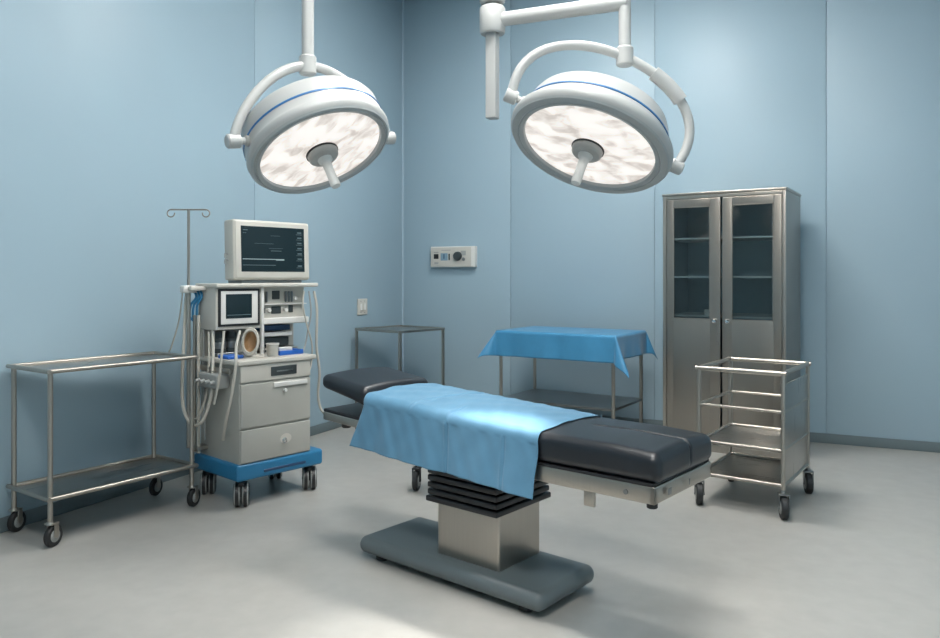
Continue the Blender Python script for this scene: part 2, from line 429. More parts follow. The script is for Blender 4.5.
# front panel with recessed display, two drawers
fp = MB().bx(fx(0.018), fx(0.543), sy(0.004), sy(0.018), 0.787, 0.893, 0.004).build('front_panel', 'beige', mc)
MB().bx(fx(0.235), fx(0.430), sy(-0.001), sy(0.006), 0.812, 0.872, 0.003).build('display', 'darkpanel', fp, 'small dark display')
MB().bx(fx(0.275), fx(0.40), sy(-0.0022), sy(0), 0.836, 0.844, 0.0005).build('display_line', 'steel_dark', fp)
dr = MB().bx(fx(0.020), fx(0.541), sy(0.003), sy(0.018), 0.500, 0.776, 0.005).build('drawer', 'beige_dark', mc)
MB().bx(fx(0.25), fx(0.51), sy(-0.010), sy(0.005), 0.738, 0.770, 0.006).build('pull_strip', 'white', dr, 'pale pull strip')
MB().lathe([(0, 0.022), (0.010, 0.021), (0.013, 0.014), (0.007, 0.006), (0.007, 0)][::-1], (fx(0.335), sy(0.003), 0.712), (0, -1, 0), 18).build('knob', 'white', dr)
dr2 = MB().bx(fx(0.020), fx(0.541), sy(0.003), sy(0.018), 0.284, 0.488, 0.005).build('drawer', 'beige_dark', mc)
kn = MB().lathe([(0, 0.030), (0.012, 0.029), (0.019, 0.020), (0.010, 0.009), (0.009, 0)][::-1], (fx(0.325), sy(0.003), 0.388), (0, -1, 0), 20)
kn.build('knob', 'chrome', dr2)
MB().lathe([(0, 0.0), (0.030, 0.0), (0.032, 0.003), (0, 0.004)], (fx(0.345), sy(0.003), 0.396), (0, -1, 0), 24, sx=1.35).build('knob_plate', 'beige', dr2)
# upper unit
up = MB()
up.bx(fx(0.0), fx(0.338), sy(0.275), sy(0.50), 1.105, 1.388, 0.008)
um = up.build('screen_module', 'beige', mc)
MB().bx(fx(0.016), fx(0.320), sy(0.266), sy(0.28), 1.127, 1.372, 0.004).build('black_surround', 'black', um)
MB().bx(fx(0.032), fx(0.304), sy(0.264), sy(0.276), 1.141, 1.358, 0.004).build('bezel', 'white', um)
MB().bx(fx(0.066), fx(0.258), sy(0.2615), sy(0.27), 1.178, 1.338, 0.003).build('screen', 'screen', um)
MB().bx(fx(0.075), fx(0.25), sy(0.2605), sy(0.262), 1.198, 1.203).build('screen_trace', 'tracedim', um)
MB().bx(fx(-0.012), fx(0.785), sy(0.240), sy(0.525), 1.380, 1.408, 0.010).build('roof_shelf', 'beige', mc)
post = MB().bx(fx(0.330), fx(0.352), sy(0.262), sy(0.288), 0.924, 1.386, 0.005)
post.build('front_post', 'white', mc)
bp = MB().bx(fx(0.0), fx(0.725), sy(0.46), sy(0.50), 0.92, 1.388, 0.006)
bp.build('back_panel', 'beige_dark', mc)
vp = MB().bx(fx(0.352), fx(0.725), sy(0.33), sy(0.46), 1.165, 1.386, 0.006)
vent = vp.build('ventilator_module', 'beige', mc)
MB().bx(fx(0.345), fx(0.735), sy(0.285), sy(0.465), 1.125, 1.168, 0.008).build('ledge', 'white', vent)
MB().bx(fx(0.352), fx(0.725), sy(0.300), sy(0.335), 1.258, 1.264, 0.001).build('flow_bar', 'white', vent)
for (Fa, Fb, za, zb) in ((0.455, 0.515, 1.295, 1.355), (0.45, 0.525, 1.195, 1.245), (0.375, 0.40, 1.20, 1.24), (0.59, 0.625, 1.20, 1.25)):
    MB().bx(fx(Fa), fx(Fb), sy(0.322), sy(0.335), za, zb, 0.004).build('dial_window', 'darkpanel', vent)
for (F, z) in ((0.38, 1.31), (0.405, 1.31), (0.56, 1.31), (0.585, 1.31), (0.61, 1.31)):
    MB().cyl((fx(F), sy(0.318), z-0.035), (fx(F), sy(0.318), z+0.04), 0.008, seg=12, bev=0.003).build('flow_tube', 'steel_dark', vent)
for (F, z) in ((0.56, 1.22), (0.425, 1.22), (0.64, 1.30)):
    MB().lathe([(0, 0.026), (0.012, 0.026), (0.016, 0.0)][::-1], (fx(F), sy(0.332), z), (0, -1, 0), 18).build('control_knob', 'white', vent)
# lower right bay: stacked modules
MB().bx(fx(0.40), fx(0.625), sy(0.36), sy(0.46), 1.075, 1.112, 0.004).build('module', 'navy', mc, 'navy slim module')
MB().bx(fx(0.38), fx(0.63), sy(0.34), sy(0.46), 1.035, 1.066, 0.006).build('module', 'white', mc, 'white slim module')
MB().bx(fx(0.40), fx(0.62), sy(0.37), sy(0.46), 0.965, 1.026, 0.004).build('module', 'darkpanel', mc, 'dark module with slots')
MB().bx(fx(0.36), fx(0.67), sy(0.33), sy(0.462), 0.945, 0.955, 0.002).build('shelf_plate', 'steel_sheet', mc)
# left bay: vaporisers and absorber canister
for (F, S) in ((0.075, 0.36), (0.165, 0.37)):
    v = MB().lathe([(0, 0), (0.042, 0), (0.044, 0.01), (0.044, 0.09), (0.036, 0.10), (0.036, 0.125), (0.03, 0.14), (0, 0.14)], (fx(F), sy(S), 0.95), (0, 0, 1), 28).build('vaporiser', 'darkpanel', mc)
    MB().lathe([(0.045, 0.03), (0.046, 0.032), (0.046, 0.07), (0.045, 0.072)], (fx(F), sy(S), 0.95), (0, 0, 1), 28).build('dial_ring', 'steel_dark', v)
MB().lathe([(0, 0), (0.052, 0), (0.054, 0.01), (0.054, 0.13), (0.03, 0.15), (0, 0.15)], (fx(0.27), sy(0.40), 0.926), (0, 0, 1), 28).build('absorber_canister', 'beige_dark', mc)
MB().bx(fx(0.03), fx(0.24), sy(0.31), sy(0.43), 0.926, 0.952, 0.006).build('manifold', 'steel_dark', mc)
MB().bx(fx(0.005), fx(0.125), sy(0.135), sy(0.26), 0.926, 0.948, 0.008).build('side_tray', 'bluebright', mc, 'bright blue side tray')
# side rail with gas block on the left flank
rl = MB().bx(fx(-0.035), fx(-0.020), sy(0.05), sy(0.50), 0.845, 0.875, 0.003)
for S in (0.08, 0.30, 0.47): rl.bx(fx(-0.022), fx(0.018), sy(S-0.01), sy(S+0.01), 0.85, 0.87)
rl.build('side_rail', 'steel', mc)
gb = MB().bx(fx(-0.075), fx(0.014), sy(0.13), sy(0.36), 0.745, 0.838, 0.012)
for S in (0.16, 0.22, 0.28, 0.34): gb.cyl((fx(-0.076), sy(S), 0.79), (fx(-0.105), sy(S), 0.785), 0.014, 0.011, seg=14)
gb.build('gas_inlet_block', 'hose_grey', mc)
for S in (0.42, 0.47):
    MB().tube([(fx(-0.04), sy(S), 0.30), (fx(-0.04), sy(S), 1.20)], 0.011, 12).build('gas_pipe', 'steel_tube' if S > 0.45 else 'hose', mc)
MB().bx(fx(-0.06), fx(0.018), sy(0.40), sy(0.49), 0.32, 0.345, 0.004).build('pipe_bracket', 'steel', mc)
# infusion pole clamped to the left flank
PX, PS = fx(-0.075), sy(0.485)
ip = MB().cyl((PX, PS, 0.33), (PX, PS, 1.895), 0.009, seg=14)
ip.cyl((PX, PS, 0.33), (PX, PS, 1.36), 0.013, seg=14)
pole = ip.build('infusion_pole', 'steel_tube', mc)
cam_r = Vector((math.cos(D(25)-MROT), math.sin(D(25)-MROT), 0))     # cross-bar runs square to the pole
zt = 1.892
hk = MB().tube([Vector((PX, PS, zt))-cam_r*0.115, Vector((PX, PS, zt))+cam_r*0.115], 0.0055, 8)
for sg in (1, -1):
    pts = []
    for k in range(0, 15):
        a = PI/2-sg*0 + k*(1.55*PI)/14
        pts.append(Vector((PX, PS, zt-0.024))+cam_r*(sg*(0.115+0.024*math.cos(a)*-1))+Vector((0, 0, 0.024*math.sin(a))))
    hk.tube(pts, 0.0045, 8)
hk.build('hook_bar', 'steel_tube', pole)
MB().bx(PX-0.05, PX+0.06, PS-0.035, PS+0.03, 1.345, 1.395, 0.012).build('pole_clamp', 'white', pole)
MB().bx(PX-0.03, PX+0.085, PS-0.09, PS-0.04, 1.36, 1.39, 0.01).build('clamp_arm', 'beige', pole)
# hoses
def hose(pts, r, m='hose', name='hose', lab=None):
    return MB().tube([m_at(*p) for p in pts], r, 10, smooth=7).build(name, m, mc, lab)
hose([(213, 330, 4.88), (213, 360, 4.80), (211, 395, 4.74), (203, 420, 4.74), (193, 425, 4.78), (184.5, 412, 4.82), (182, 388, 4.86), (184, 340, 4.92), (186, 300, 4.97), (188, 287, 4.98)], 0.0105)
hose([(209, 332, 4.90), (209, 362, 4.84), (206, 395, 4.80), (198, 417, 4.80), (190, 418, 4.83)], 0.008)
hose([(224, 331, 4.72), (222, 352, 4.68), (219, 380, 4.66), (214, 404, 4.68)], 0.008)
hose([(240, 331, 4.72), (236.5, 346, 4.66), (235.5, 368, 4.60), (231, 398, 4.60), (226, 420, 4.64), (223, 440, 4.72)], 0.0095)
hose([(203, 300, 4.96), (204, 330, 4.95), (203.5, 380, 4.93), (205, 440, 4.90)], 0.007, 'hose_grey')
hose([(183, 290, 4.98), (179, 320, 4.98), (172, 345, 5.00), (169, 352, 5.02)], 0.005)
hose([(314, 291, 5.40), (317, 310, 5.40), (316.5, 345, 5.39), (319.5, 372, 5.38), (318, 395, 5.38), (321, 409, 5.37), (327, 416, 5.36)], 0.0095)
hose([(309, 291, 5.36), (311, 312, 5.35), (308, 330, 5.34), (305, 346, 5.30), (302, 352, 5.2)], 0.006, 'hose_grey')
hose([(304, 291, 5.33), (303, 305, 5.31), (307, 325, 5.32), (312, 345, 5.34), (311, 365, 5.34), (307, 376, 5.26)], 0.006)
for q in ((-0.009, 0.0), (0.0, -0.008), (0.009, 0.002)):
    b = MB().tube([m_at(196+q[0]*400, 288, 4.94), m_at(199+q[0]*300, 297, 4.92), m_at(194+q[0]*350, 305, 4.93), m_at(193+q[0]*400, 316, 4.94), m_at(195, 322, 4.95)], 0.008, 8, smooth=6)
    b.build('blue_tube', 'blue', mc, 'bunched blue tubing')

# things standing on the machine
def on_machine(F, S, z):
    c, s = math.cos(MROT), math.sin(MROT)
    return Vector((MLOC.x+fx(F)*c-sy(S)*s, MLOC.y+fx(F)*s+sy(S)*c, z))
mo = thing('patient_monitor', 'beige patient monitor with dark screen standing on top of the anaesthesia machine', 'monitor', on_machine(0.435, 0.375, 1.408), MROT)
mw, mh = 0.605, 0.405
tilt = Matrix.Translation((0, -0.10, 0.022)) @ Matrix.Rotation(D(-2), 4, 'X')
def mp(v): return tilt @ Vector(v)
cs_ = MB().bx(-mw/2, mw/2, 0.0, 0.125, 0, mh, 0.018, n=3, mx=tilt)
cs_.bx(-mw*0.40, mw*0.40, 0.12, 0.21, 0.05, mh-0.06, 0.03, n=3, mx=tilt)
cas = cs_.build('casing', 'beige', mo)
MB().bx(-mw/2+0.012, mw/2-0.012, -0.006, 0.01, 0.012, mh-0.012, 0.006, mx=tilt).build('front_bezel', 'beige', mo)
sc_ = MB().bx(-0.252, 0.252, -0.0085, 0.004, 0.055, mh-0.042, 0.004, mx=tilt).build('screen', 'screen', mo, 'dark screen with faint traces')
sx0, sx1, sz0, sz1 = -0.252, 0.252, 0.055, mh-0.042
def seg(x0, x1, z, h=0.004, m='tracedim'):
    MB().bx(sx0+x0*(sx1-sx0), sx0+x1*(sx1-sx0), -0.0092, -0.008, sz0+z*(sz1-sz0), sz0+z*(sz1-sz0)+h, mx=tilt).build('screen_trace', m, sc_)
seg(0.02, 0.66, 0.27, 0.005, 'trace'); seg(0.53, 0.66, 0.255, 0.008, 'trace')
seg(0.02, 0.52, 0.14); seg(0.45, 0.62, 0.46); seg(0.42, 0.64, 0.52, 0.002); seg(0.2, 0.5, 0.62, 0.002); seg(0.45, 0.6, 0.8, 0.002)
seg(0.03, 0.10, 0.90, 0.006); seg(0.03, 0.08, 0.84, 0.003)
for k, z in enumerate((0.88, 0.76, 0.64, 0.52, 0.40, 0.28, 0.12)): seg(0.88, 0.95, z, 0.010); seg(0.86, 0.96, z-0.03, 0.003)
MB().bx(-0.24, 0.24, -0.085, 0.085, 0.0, 0.020, 0.004).build('foot', 'steel_dark', mo)
cb = MB()
for z in (0.13, 0.17): cb.tube([mp((-mw/2+0.005, 0.07, z)), mp((-mw/2-0.02, 0.07, z+0.012)), mp((-mw/2-0.026, 0.07, z-0.01)), mp((-mw/2-0.012, 0.075, z-0.03))], 0.004, 8, smooth=4)
cb.build('side_cable', 'hose_grey', mo)

mk = thing('breathing_mask', 'beige breathing mask with tan hollow propped on the machine worktop', 'mask', on_machine(0.165, 0.125, 0.926), D(27))
tl = Matrix.Translation((0, 0, 0.103)) @ Matrix.Rotation(D(-12), 4, 'X')
dirm = (tl.to_3x3() @ Vector((0, -1, 0)))
up3 = (tl.to_3x3() @ Vector((0, 0, 1)))
MB().lathe([(0.046, 0.0), (0.058, 0.004), (0.063, 0.016), (0.058, 0.028), (0.048, 0.030), (0.044, 0.02), (0.046, 0.0)], tl @ Vector((0, 0, 0)), dirm, 36, sx=1.50, sy=0.92, xdir=up3).build('cushion_rim', 'hose', mk)
MB().lathe([(0, -0.032), (0.03, -0.025), (0.045, 0.004), (0.047, 0.010), (0.043, 0.004), (0.028, -0.018), (0, -0.024)], tl @ Vector((0, 0, 0)), dirm, 36, sx=1.50, sy=0.92, xdir=up3).build('shell', 'tan', mk, 'tan hollow shell')
MB().lathe([(0, 0), (0.075, 0), (0.077, 0.006), (0.05, 0.014), (0.03, 0.02), (0.02, 0.075), (0, 0.075)], (0, 0.035, 0.0), (0, 0, 1), 28).build('stand_base', 'beige', mk)
tb = thing('instrument_tray', 'bright blue plastic tray on the right of the machine worktop', 'tray', on_machine(0.465, 0.17, 0.926), MROT)
k = MB(); k.bx(-0.085, 0.085, -0.055, 0.055, 0.0, 0.006, 0.003)
for (x0, x1, y0, y1) in ((-0.095, 0.095, -0.062, -0.054), (-0.095, 0.095, 0.054, 0.062), (-0.095, -0.087, -0.054, 0.054), (0.087, 0.095, -0.054, 0.054)): k.bx(x0, x1, y0, y1, 0.0, 0.030, 0.003)
k.build('tray_body', 'bluebright', tb)
tag(MB().bx(-0.05, 0.055, -0.02, 0.025, 0, 0.042, 0.006).build('supply_box', 'white'), 'small white box lying in the bright blue tray', 'box')
o = bpy.data.objects['supply_box']; o.location = on_machine(0.45, 0.175, 0.932); o.rotation_euler = (0, 0, MROT)
cu = thing('plastic_cup', 'small white cup beside the mask on the machine worktop', 'cup', on_machine(0.322, 0.12, 0.926), MROT)
MB().lathe([(0, 0.0), (0.034, 0.0), (0.037, 0.004), (0.041, 0.085), (0.0385, 0.085), (0.034, 0.008), (0, 0.006)], (0, 0, 0), (0, 0, 1), 28).build('cup_wall', 'beige', cu)
MB().lathe([(0.040, 0.074), (0.044, 0.076), (0.044, 0.086), (0.040, 0.087)], (0, 0, 0), (0, 0, 1), 28).build('cup_rim', 'white', cu)

# ------------------------------------------------------------------ left steel trolley
LT = thing('steel_trolley', 'stainless steel trolley with two shelves at the left wall, beside the machine', 'trolley', W(-1.728, 4.73), D(80))
tw_, td_ = 0.90, 0.45     # local: front-right leg at the origin, width to -x, depth to +y
top, low = 0.945, 0.262
legs = [(-0.018, 0.018), (-tw_+0.018, 0.018), (-0.018, td_-0.018), (-tw_+0.018, td_-0.018)]
for (x, y) in legs: MB().cyl((x, y, 0.16), (x, y, top-0.01), 0.0135, seg=16).build('leg', 'steel_tube', LT)
for z, nm in ((top, 'top_shelf'), (low, 'bottom_shelf')):
    sh = MB().bx(-tw_, 0, 0, td_, z-0.012, z-0.004, 0.002).build(nm, 'steel_sheet', LT)
    rr = MB().tube([(0, 0, z), (-tw_, 0, z)], 0.0125, 10); rr.tube([(0, td_, z), (-tw_, td_, z)], 0.0125, 10)
    rr.tube([(0, -0.012, z), (0, td_+0.012, z)], 0.0125, 10); rr.tube([(-tw_, -0.012, z), (-tw_, td_+0.012, z)], 0.0125, 10)
    rr.build('rail', 'steel_tube', sh)
for (x, y) in legs: caster(LT, x, y, 0.165, 0.058, 0.030, False, D(22), 'steel', 'wheelgrey')

# ------------------------------------------------------------------ corner stand
CS = thing('corner_stand', 'small square steel stand in the far corner of the room', 'stand', W(-0.69, 7.40), D(75))
h = 0.30
for (x, y) in ((-h, -h), (h, -h), (h, h), (-h, h)): MB().bx(x-0.012, x+0.012, y-0.012, y+0.012, 0, 0.94, 0.003).build('leg', 'steel', CS)
tp = MB().bx(-h, h, -h, h, 0.930, 0.938).build('top_sheet', 'steel_sheet', CS)
k = MB()
for (x0, x1, y0, y1) in ((-h-0.014, h+0.014, -h-0.014, -h+0.008), (-h-0.014, h+0.014, h-0.008, h+0.014), (-h-0.014, -h+0.008, -h, h), (h-0.008, h+0.014, -h, h)): k.bx(x0, x1, y0, y1, 0.926, 0.950, 0.004)
k.build('top_rim', 'steel', CS)

# ------------------------------------------------------------------ instrument table under blue cloth
DT0 = W(0.281, 6.80)
DT = thing('instrument_table', 'long steel table under the blue cloth at the back wall', 'table', DT0, D(-8))
lw, ld = 1.08, 0.65       # front-left leg at origin
for (x, y) in ((0, 0), (lw, 0), (lw, ld), (0, ld)): MB().cyl((x, y, 0), (x, y, 0.94), 0.0155, seg=16).build('leg', 'steel', DT)
MB().bx(-0.02, lw+0.02, -0.02, ld+0.02, 0.94, 0.960, 0.004).build('tabletop', 'steel_sheet', DT)
MB().bx(-0.01, lw+0.01, -0.01, ld+0.01, 0.335, 0.357, 0.003).build('lower_shelf', 'steel_dark', DT)
def cloth_table():
    x0, x1, y0, y1, zt = -0.030, lw+0.030, -0.030, ld+0.030, 0.966
    hx, hf, hb = 0.205, 0.226, 0.20
    def axis(a, b_, ha, hb_, n, m):
        return [a-ha*(m-k)/m for k in range(m)]+[a+(b_-a)*k/n for k in range(n+1)]+[b_+hb_*(k+1)/m for k in range(m)]
    us = axis(x0, x1, hx, hx, 56, 16); vs_ = axis(y0, y1, hf, hb, 32, 16)
    rr = 0.016
    V = []; rnd = random.Random(3)
    for v in vs_:
        for u in us:
            du = (u-x1) if u > x1 else (x0-u if u < x0 else 0); su = 1 if u > x1 else -1
            dv = (v-y1) if v > y1 else (y0-v if v < y0 else 0); sv = 1 if v > y1 else -1
            bx_, by_ = min(max(u, x0), x1), min(max(v, y0), y1)
            r = math.hypot(du, dv)
            if r == 0:
                V.append((u, v, zt+0.0015*math.sin(u*11)*math.sin(v*9))); continue
            th = math.atan2(dv, du)
            w = math.sin(2*th)**1.0 if du and dv else 0.0
            ox, oy = su*du/r, sv*dv/r
            if w:
                if su > 0 and sv < 0: r *= 1+0.22*w
                fr_right = su > 0 and sv < 0
                al = D(23) if fr_right else D(33)
                if su > 0 and sv > 0: al = D(20)
                bias = 0.55 if fr_right else 0.0
                ox, oy = su*(math.cos(th)+bias*w), sv*(math.sin(th)-0.2*bias*w)
                ln = math.hypot(ox, oy); ox /= ln; oy /= ln
                tilt_ = 0.06+al*w
            else:
                s_ = u if dv else v
                tilt_ = 0.05+0.05*math.sin(s_*13+(1 if sv > 0 else 2.2))+0.03*math.sin(s_*29)
            a = min(r/rr, 1)
            out = rr*math.sin(a*PI/2)*0.6+max(0, r-rr)*math.sin(tilt_)
            drop = rr*(1-math.cos(a*PI/2))+max(0, r-rr)*math.cos(tilt_)
            V.append((bx_+ox*out, by_+oy*out, zt-drop))
    n = len(us); fs = [(j*n+i, j*n+i+1, (j+1)*n+i+1, (j+1)*n+i) for j in range(len(vs_)-1) for i in range(n-1)]
    return MB().add(V, fs)
cl = cloth_table().build('table_cloth', 'cloth2', angle=80)
cl.location = DT0; cl.rotation_euler = (0, 0, D(-8))
sm = cl.modifiers.new('thick', 'SOLIDIFY'); sm.thickness = 0.002; sm.offset = 1
tag(cl, 'deep blue cloth with hanging corners draped over the back wall table', 'cloth')

# ------------------------------------------------------------------ tall cabinet
CB = thing('steel_cabinet', 'tall stainless steel cabinet with two part-glazed doors at the right of the back wall', 'cabinet', W(1.656, 6.44), D(-8))
cw, cd, ch = 0.99, 0.65, 2.138
MB().bx(0, 0.02, 0.022, cd, 0.0, ch, 0.003).build('side_panel', 'steel_door', CB)
MB().bx(cw-0.02, cw, 0.022, cd, 0.0, ch, 0.003).build('side_panel', 'steel_door', CB)
MB().bx(0.02, cw-0.02, cd-0.012, cd, 0.03, ch).build('back_panel', 'cabin', CB)
for (xa, xb) in ((0.02, 0.026), (cw-0.026, cw-0.02)): MB().bx(xa, xb, 0.03, cd-0.012, 0.08, ch).build('lining', 'cabin', CB)
MB().bx(-0.008, cw+0.008, -0.006, cd+0.004, ch, ch+0.022, 0.006).build('top_panel', 'steel', CB)
MB().bx(0.02, cw-0.02, 0.03, cd-0.012, 0.06, 0.08).build('bottom_panel', 'steel_sheet', CB)
MB().bx(0.02, cw-0.02, 0.06, 0.08, 0.0, 0.06).build('plinth', 'steel_dark', CB)
fr = MB().bx(0.0, 0.028, -0.001, 0.024, 0.0, ch, 0.003); fr.bx(cw-0.028, cw, -0.001, 0.024, 0.0, ch, 0.003)
fr.bx(0.028, cw-0.028, -0.001, 0.024, ch-0.03, ch, 0.003); fr.bx(0.028, cw-0.028, 0.004, 0.024, 0.0, 0.06, 0.003)
fr.build('front_frame', 'steel', CB)
for z in (1.12, 1.45, 1.775):
    MB().bx(0.022, cw-0.022, 0.045, cd-0.014, z-0.007, z+0.007).build('shelf', 'shelf_metal', CB)
gz0, gz1 = 1.098, 2.04
for (a, b_, ga, gb_, kx) in ((0.031, 0.4835, 0.092, 0.398, 0.440), (0.4985, cw-0.031, 0.575, 0.896, 0.542)):
    d = MB()
    d.bx(a, ga, 0.0, 0.020, 0.065, ch-0.033, 0.003); d.bx(gb_, b_, 0.0, 0.020, 0.065, ch-0.033, 0.003)
    d.bx(ga-0.002, gb_+0.002, 0.0, 0.020, 0.065, gz0, 0.003); d.bx(ga-0.002, gb_+0.002, 0.0, 0.020, gz1, ch-0.033, 0.003)
    door = d.build('door', 'steel_door', CB)
    MB().bx(ga-0.004, gb_+0.004, 0.008, 0.012, gz0-0.004, gz1+0.004).build('glass_pane', 'glass', door)
    e = MB()
    e.bx(ga, ga+0.006, -0.002, 0.006, gz0, gz1); e.bx(gb_-0.006, gb_, -0.002, 0.006, gz0, gz1)
    e.bx(ga, gb_, -0.002, 0.006, gz0, gz0+0.008); e.bx(ga, gb_, -0.002, 0.006, gz1-0.006, gz1)
    e.build('glazing_bead', 'steel', door)
    MB().lathe([(0, 0.042), (0.014, 0.040), (0.021, 0.030), (0.014, 0.018), (0.009, 0.012), (0.012, 0.0)][::-1], (kx, 0.0, 1.085), (0, -1, 0), 20).build('knob', 'chrome', door)
c8, s8 = math.cos(D(-8)), math.sin(D(-8))
def in_cab(x, y, z):
    p = W(1.656, 6.44); return Vector((p.x+x*c8-y*s8, p.y+x*s8+y*c8, z))
bxo = MB().bx(-0.03, 0.03, -0.025, 0.025, 0, 0.05, 0.004).build('carton', 'white'); bxo.location = in_cab(0.355, 0.12, 1.126); bxo.rotation_euler = (0, 0, D(-8))
tag(bxo, 'tiny white box on the bottom shelf behind the left cabinet door', 'box')

# ------------------------------------------------------------------ right rail trolley
q = W(1.883, 4.51)
RT = thing('rail_trolley', 'small stainless steel trolley with rails in front of the tall cabinet', 'trolley', q, D(-11))
rw, rd = 0.512, 0.66        # front-right leg at origin; width to -x, depth to +y
legs = [(0, 0), (-rw, 0), (0, rd), (-rw, rd)]
for (x, y) in legs: MB().cyl((x, y, 0.155), (x, y, 0.865), 0.0135, seg=16).build('leg', 'steel_tube', RT)
def ring(z, r, nm, sides='fblr', ext=0.02):
    k = MB()
    if 'f' in sides: k.tube([(ext, 0, z), (-rw-ext, 0, z)], r, 12)
    if 'b' in sides: k.tube([(ext, rd, z), (-rw-ext, rd, z)], r, 12)
    if 'l' in sides: k.tube([(-rw, -ext*0.5, z), (-rw, rd+ext*0.5, z)], r, 12)
    if 'r' in sides: k.tube([(0, -ext*0.5, z), (0, rd+ext*0.5, z)], r, 12)
    return k.build(nm, 'steel_tube', RT)
ring(0.867, 0.0155, 'top_rail')
ring(0.636, 0.0095, 'middle_rail', ext=0.0)
ring(0.402, 0.0115, 'shelf_rail', ext=0.0)
ring(0.193, 0.0125, 'shelf_rail', ext=0.0)
MB().bx(-rw, 0, 0, rd, 0.388, 0.397, 0.002).build('shelf', 'steel_sheet', RT)
MB().bx(-rw, 0, 0, rd, 0.180, 0.189, 0.002).build('shelf', 'steel_sheet', RT)
MB().bx(-0.004, 0.004, 0.012, rd-0.012, 0.20, 0.80, 0.001).build('side_panel', 'steel_sheet', RT)
for (x, y) in legs: caster(RT, x, y, 0.166, 0.068, 0.040, False, D(-66), 'steel_dark', 'wheelgrey')

# ------------------------------------------------------------------ operating table
OT0 = W(0.101, 3.618)
OT = thing('operating_table', 'black padded operating table on a steel column in the middle of the room', 'operating table', OT0, D(-15))
def lx(L): return 0.975-L
def bend(x):
    L = 0.975-x
    return 0.0 if L < 0.50 else (L-0.50)*0.050
def bz(p): return Vector((p.x, p.y, p.z+bend(p.x)))
def crown(p, z0=0.70, amp=0.016, hw=0.247):
    w = max(0, min(1, (p.z-z0)/0.07))
    return Vector((p.x, p.y, p.z+bend(p.x)+w*amp*max(0, 1-(p.y/hw)**2)))
# foot pad with a lengthwise crease
def footfn(p):
    w = max(0, min(1, (p.z-0.70)/0.06))
    L = 0.975-p.x
    z = p.z+bend(p.x)+w*(0.014*max(0, 1-(p.y/0.247)**2)+0.010*min(1, L/0.2))
    g = math.exp(-((p.y-0.028+0.06*(L-0.1))/0.0075)**2)
    fade = max(0, min(1, (0.42-L)/0.06))
    z -= w*0.020*g*fade
    xx = p.x
    if p.x > 0.90:
        xx -= 0.006*g*max(0, min(1, (p.z-0.68)/0.05))
    return Vector((xx, p.y, z))
ex = [-0.03+0.003*k for k in range(-2, 34)]
fpad = MB().box(((lx(-0.030)+lx(0.56))/2-0.004, 0.010, 0.7275), (0.590-0.012, 0.528, 0.115), 0.040, n=5, sub=(40, 24, 4), fn=footfn, extra={1: ex})
fpad.build('foot_pad', 'leather', OT, angle=70)
tpad = MB().box(((lx(0.565)+lx(1.575))/2, 0, 0.7275), (1.01, 0.494, 0.115), 0.042, n=5, sub=(30, 20, 2), fn=crown)
tpad.build('torso_pad', 'leather', OT, angle=70)
# head pad: wedge tilted up towards the head
def headfn(p):
    L = 0.975-p.x
    k = (L-1.595)/0.36
    z = p.z
    top_w = (z-0.80)/0.045
    zt = 0.878+0.014*max(0, 1-(p.y/0.25)**2)+k*0.046
    zb = 0.785+k*0.066
    if k < 0.3: zb -= (0.3-k)*0.03
    t = (z-0.755)/0.09
    return Vector((p.x, p.y, zb+(zt-zb)*t))
hpad = MB().box(((lx(1.60)+lx(1.955))/2, 0, 0.80), (0.355, 0.50, 0.09), 0.036, n=5, sub=(14, 20, 3), fn=headfn)
hpad.build('head_pad', 'leather', OT, angle=70)
# frames
def side_rails(L0, L1, z0, z1, name, ends=(), wd=0.502, yc=0.0):
    k = MB()
    nn = max(2, int(abs(L1-L0)/0.1))
    for sg in (1, -1):
        k.box(((lx(L0)+lx(L1))/2, yc+sg*(wd/2-0.013), (z0+z1)/2), (L1-L0, 0.026, z1-z0), 0.006, sub=(nn, 1, 1), fn=bz)
    for L in ends:
        k.box((lx(L), yc, (z0+z1)/2), (0.026, wd, z1-z0), 0.006, fn=bz)
    k.box(((lx(L0)+lx(L1))/2, 0, z1-0.02), (L1-L0-0.01, 0.46, 0.012), 0.002, sub=(nn, 1, 1), fn=bz)
    return k.build(name, 'steel', OT)
ff = side_rails(-0.005, 0.60, 0.597, 0.664, 'foot_frame', (0.008,), 0.532, 0.012)
side_rails(0.61, 1.60, 0.597, 0.664, 'torso_frame', (0.62, 1.59))
hf = side_rails(1.615, 1.93, 0.612, 0.655, 'head_frame', (1.63, 1.915))
MB().box(((lx(0.0)+lx(0.56))/2, 0.012, 0.669), (0.55, 0.53, 0.012), 0.003, sub=(6, 1, 1), fn=bz).build('pad_plate', 'black', OT)
MB().box(((lx(1.61)+lx(1.93))/2, 0, 0.663), (0.315, 0.50, 0.018), 0.006, sub=(4, 1, 1), fn=bz).build('pad_plate', 'black', OT)
k = MB()
for y in (-0.12, 0.12): k.cyl((lx(1.72), y, 0.712), (lx(1.74), y, 0.83), 0.016, seg=14)
k.bx(lx(1.70), lx(1.60), -0.2, 0.2, 0.795, 0.812, 0.003); k.bx(lx(1.66), lx(1.80), -0.16, 0.16, 0.817, 0.828, 0.003)
k.build('head_bracket', 'steel', OT)
MB().cyl((lx(0.115), -0.2515, 0.628), (lx(0.115), -0.258, 0.628), 0.010, seg=16).build('side_bolt', 'steel_dark', ff)
MB().bx(lx(-0.0195), lx(-0.0175), -0.17, -0.14, 0.62, 0.645, 0.002).build('end_latch', 'steel_dark', ff)
MB().bx(lx(-0.0195), lx(-0.0175), 0.02, 0.03, 0.62, 0.645, 0.002).build('end_latch', 'steel_dark', ff)
MB().cyl((lx(0.02), -0.225, 0.578), (lx(0.02), -0.225, 0.600), 0.021, seg=18, bev=0.003).build('rubber_stop', 'rubber', ff)
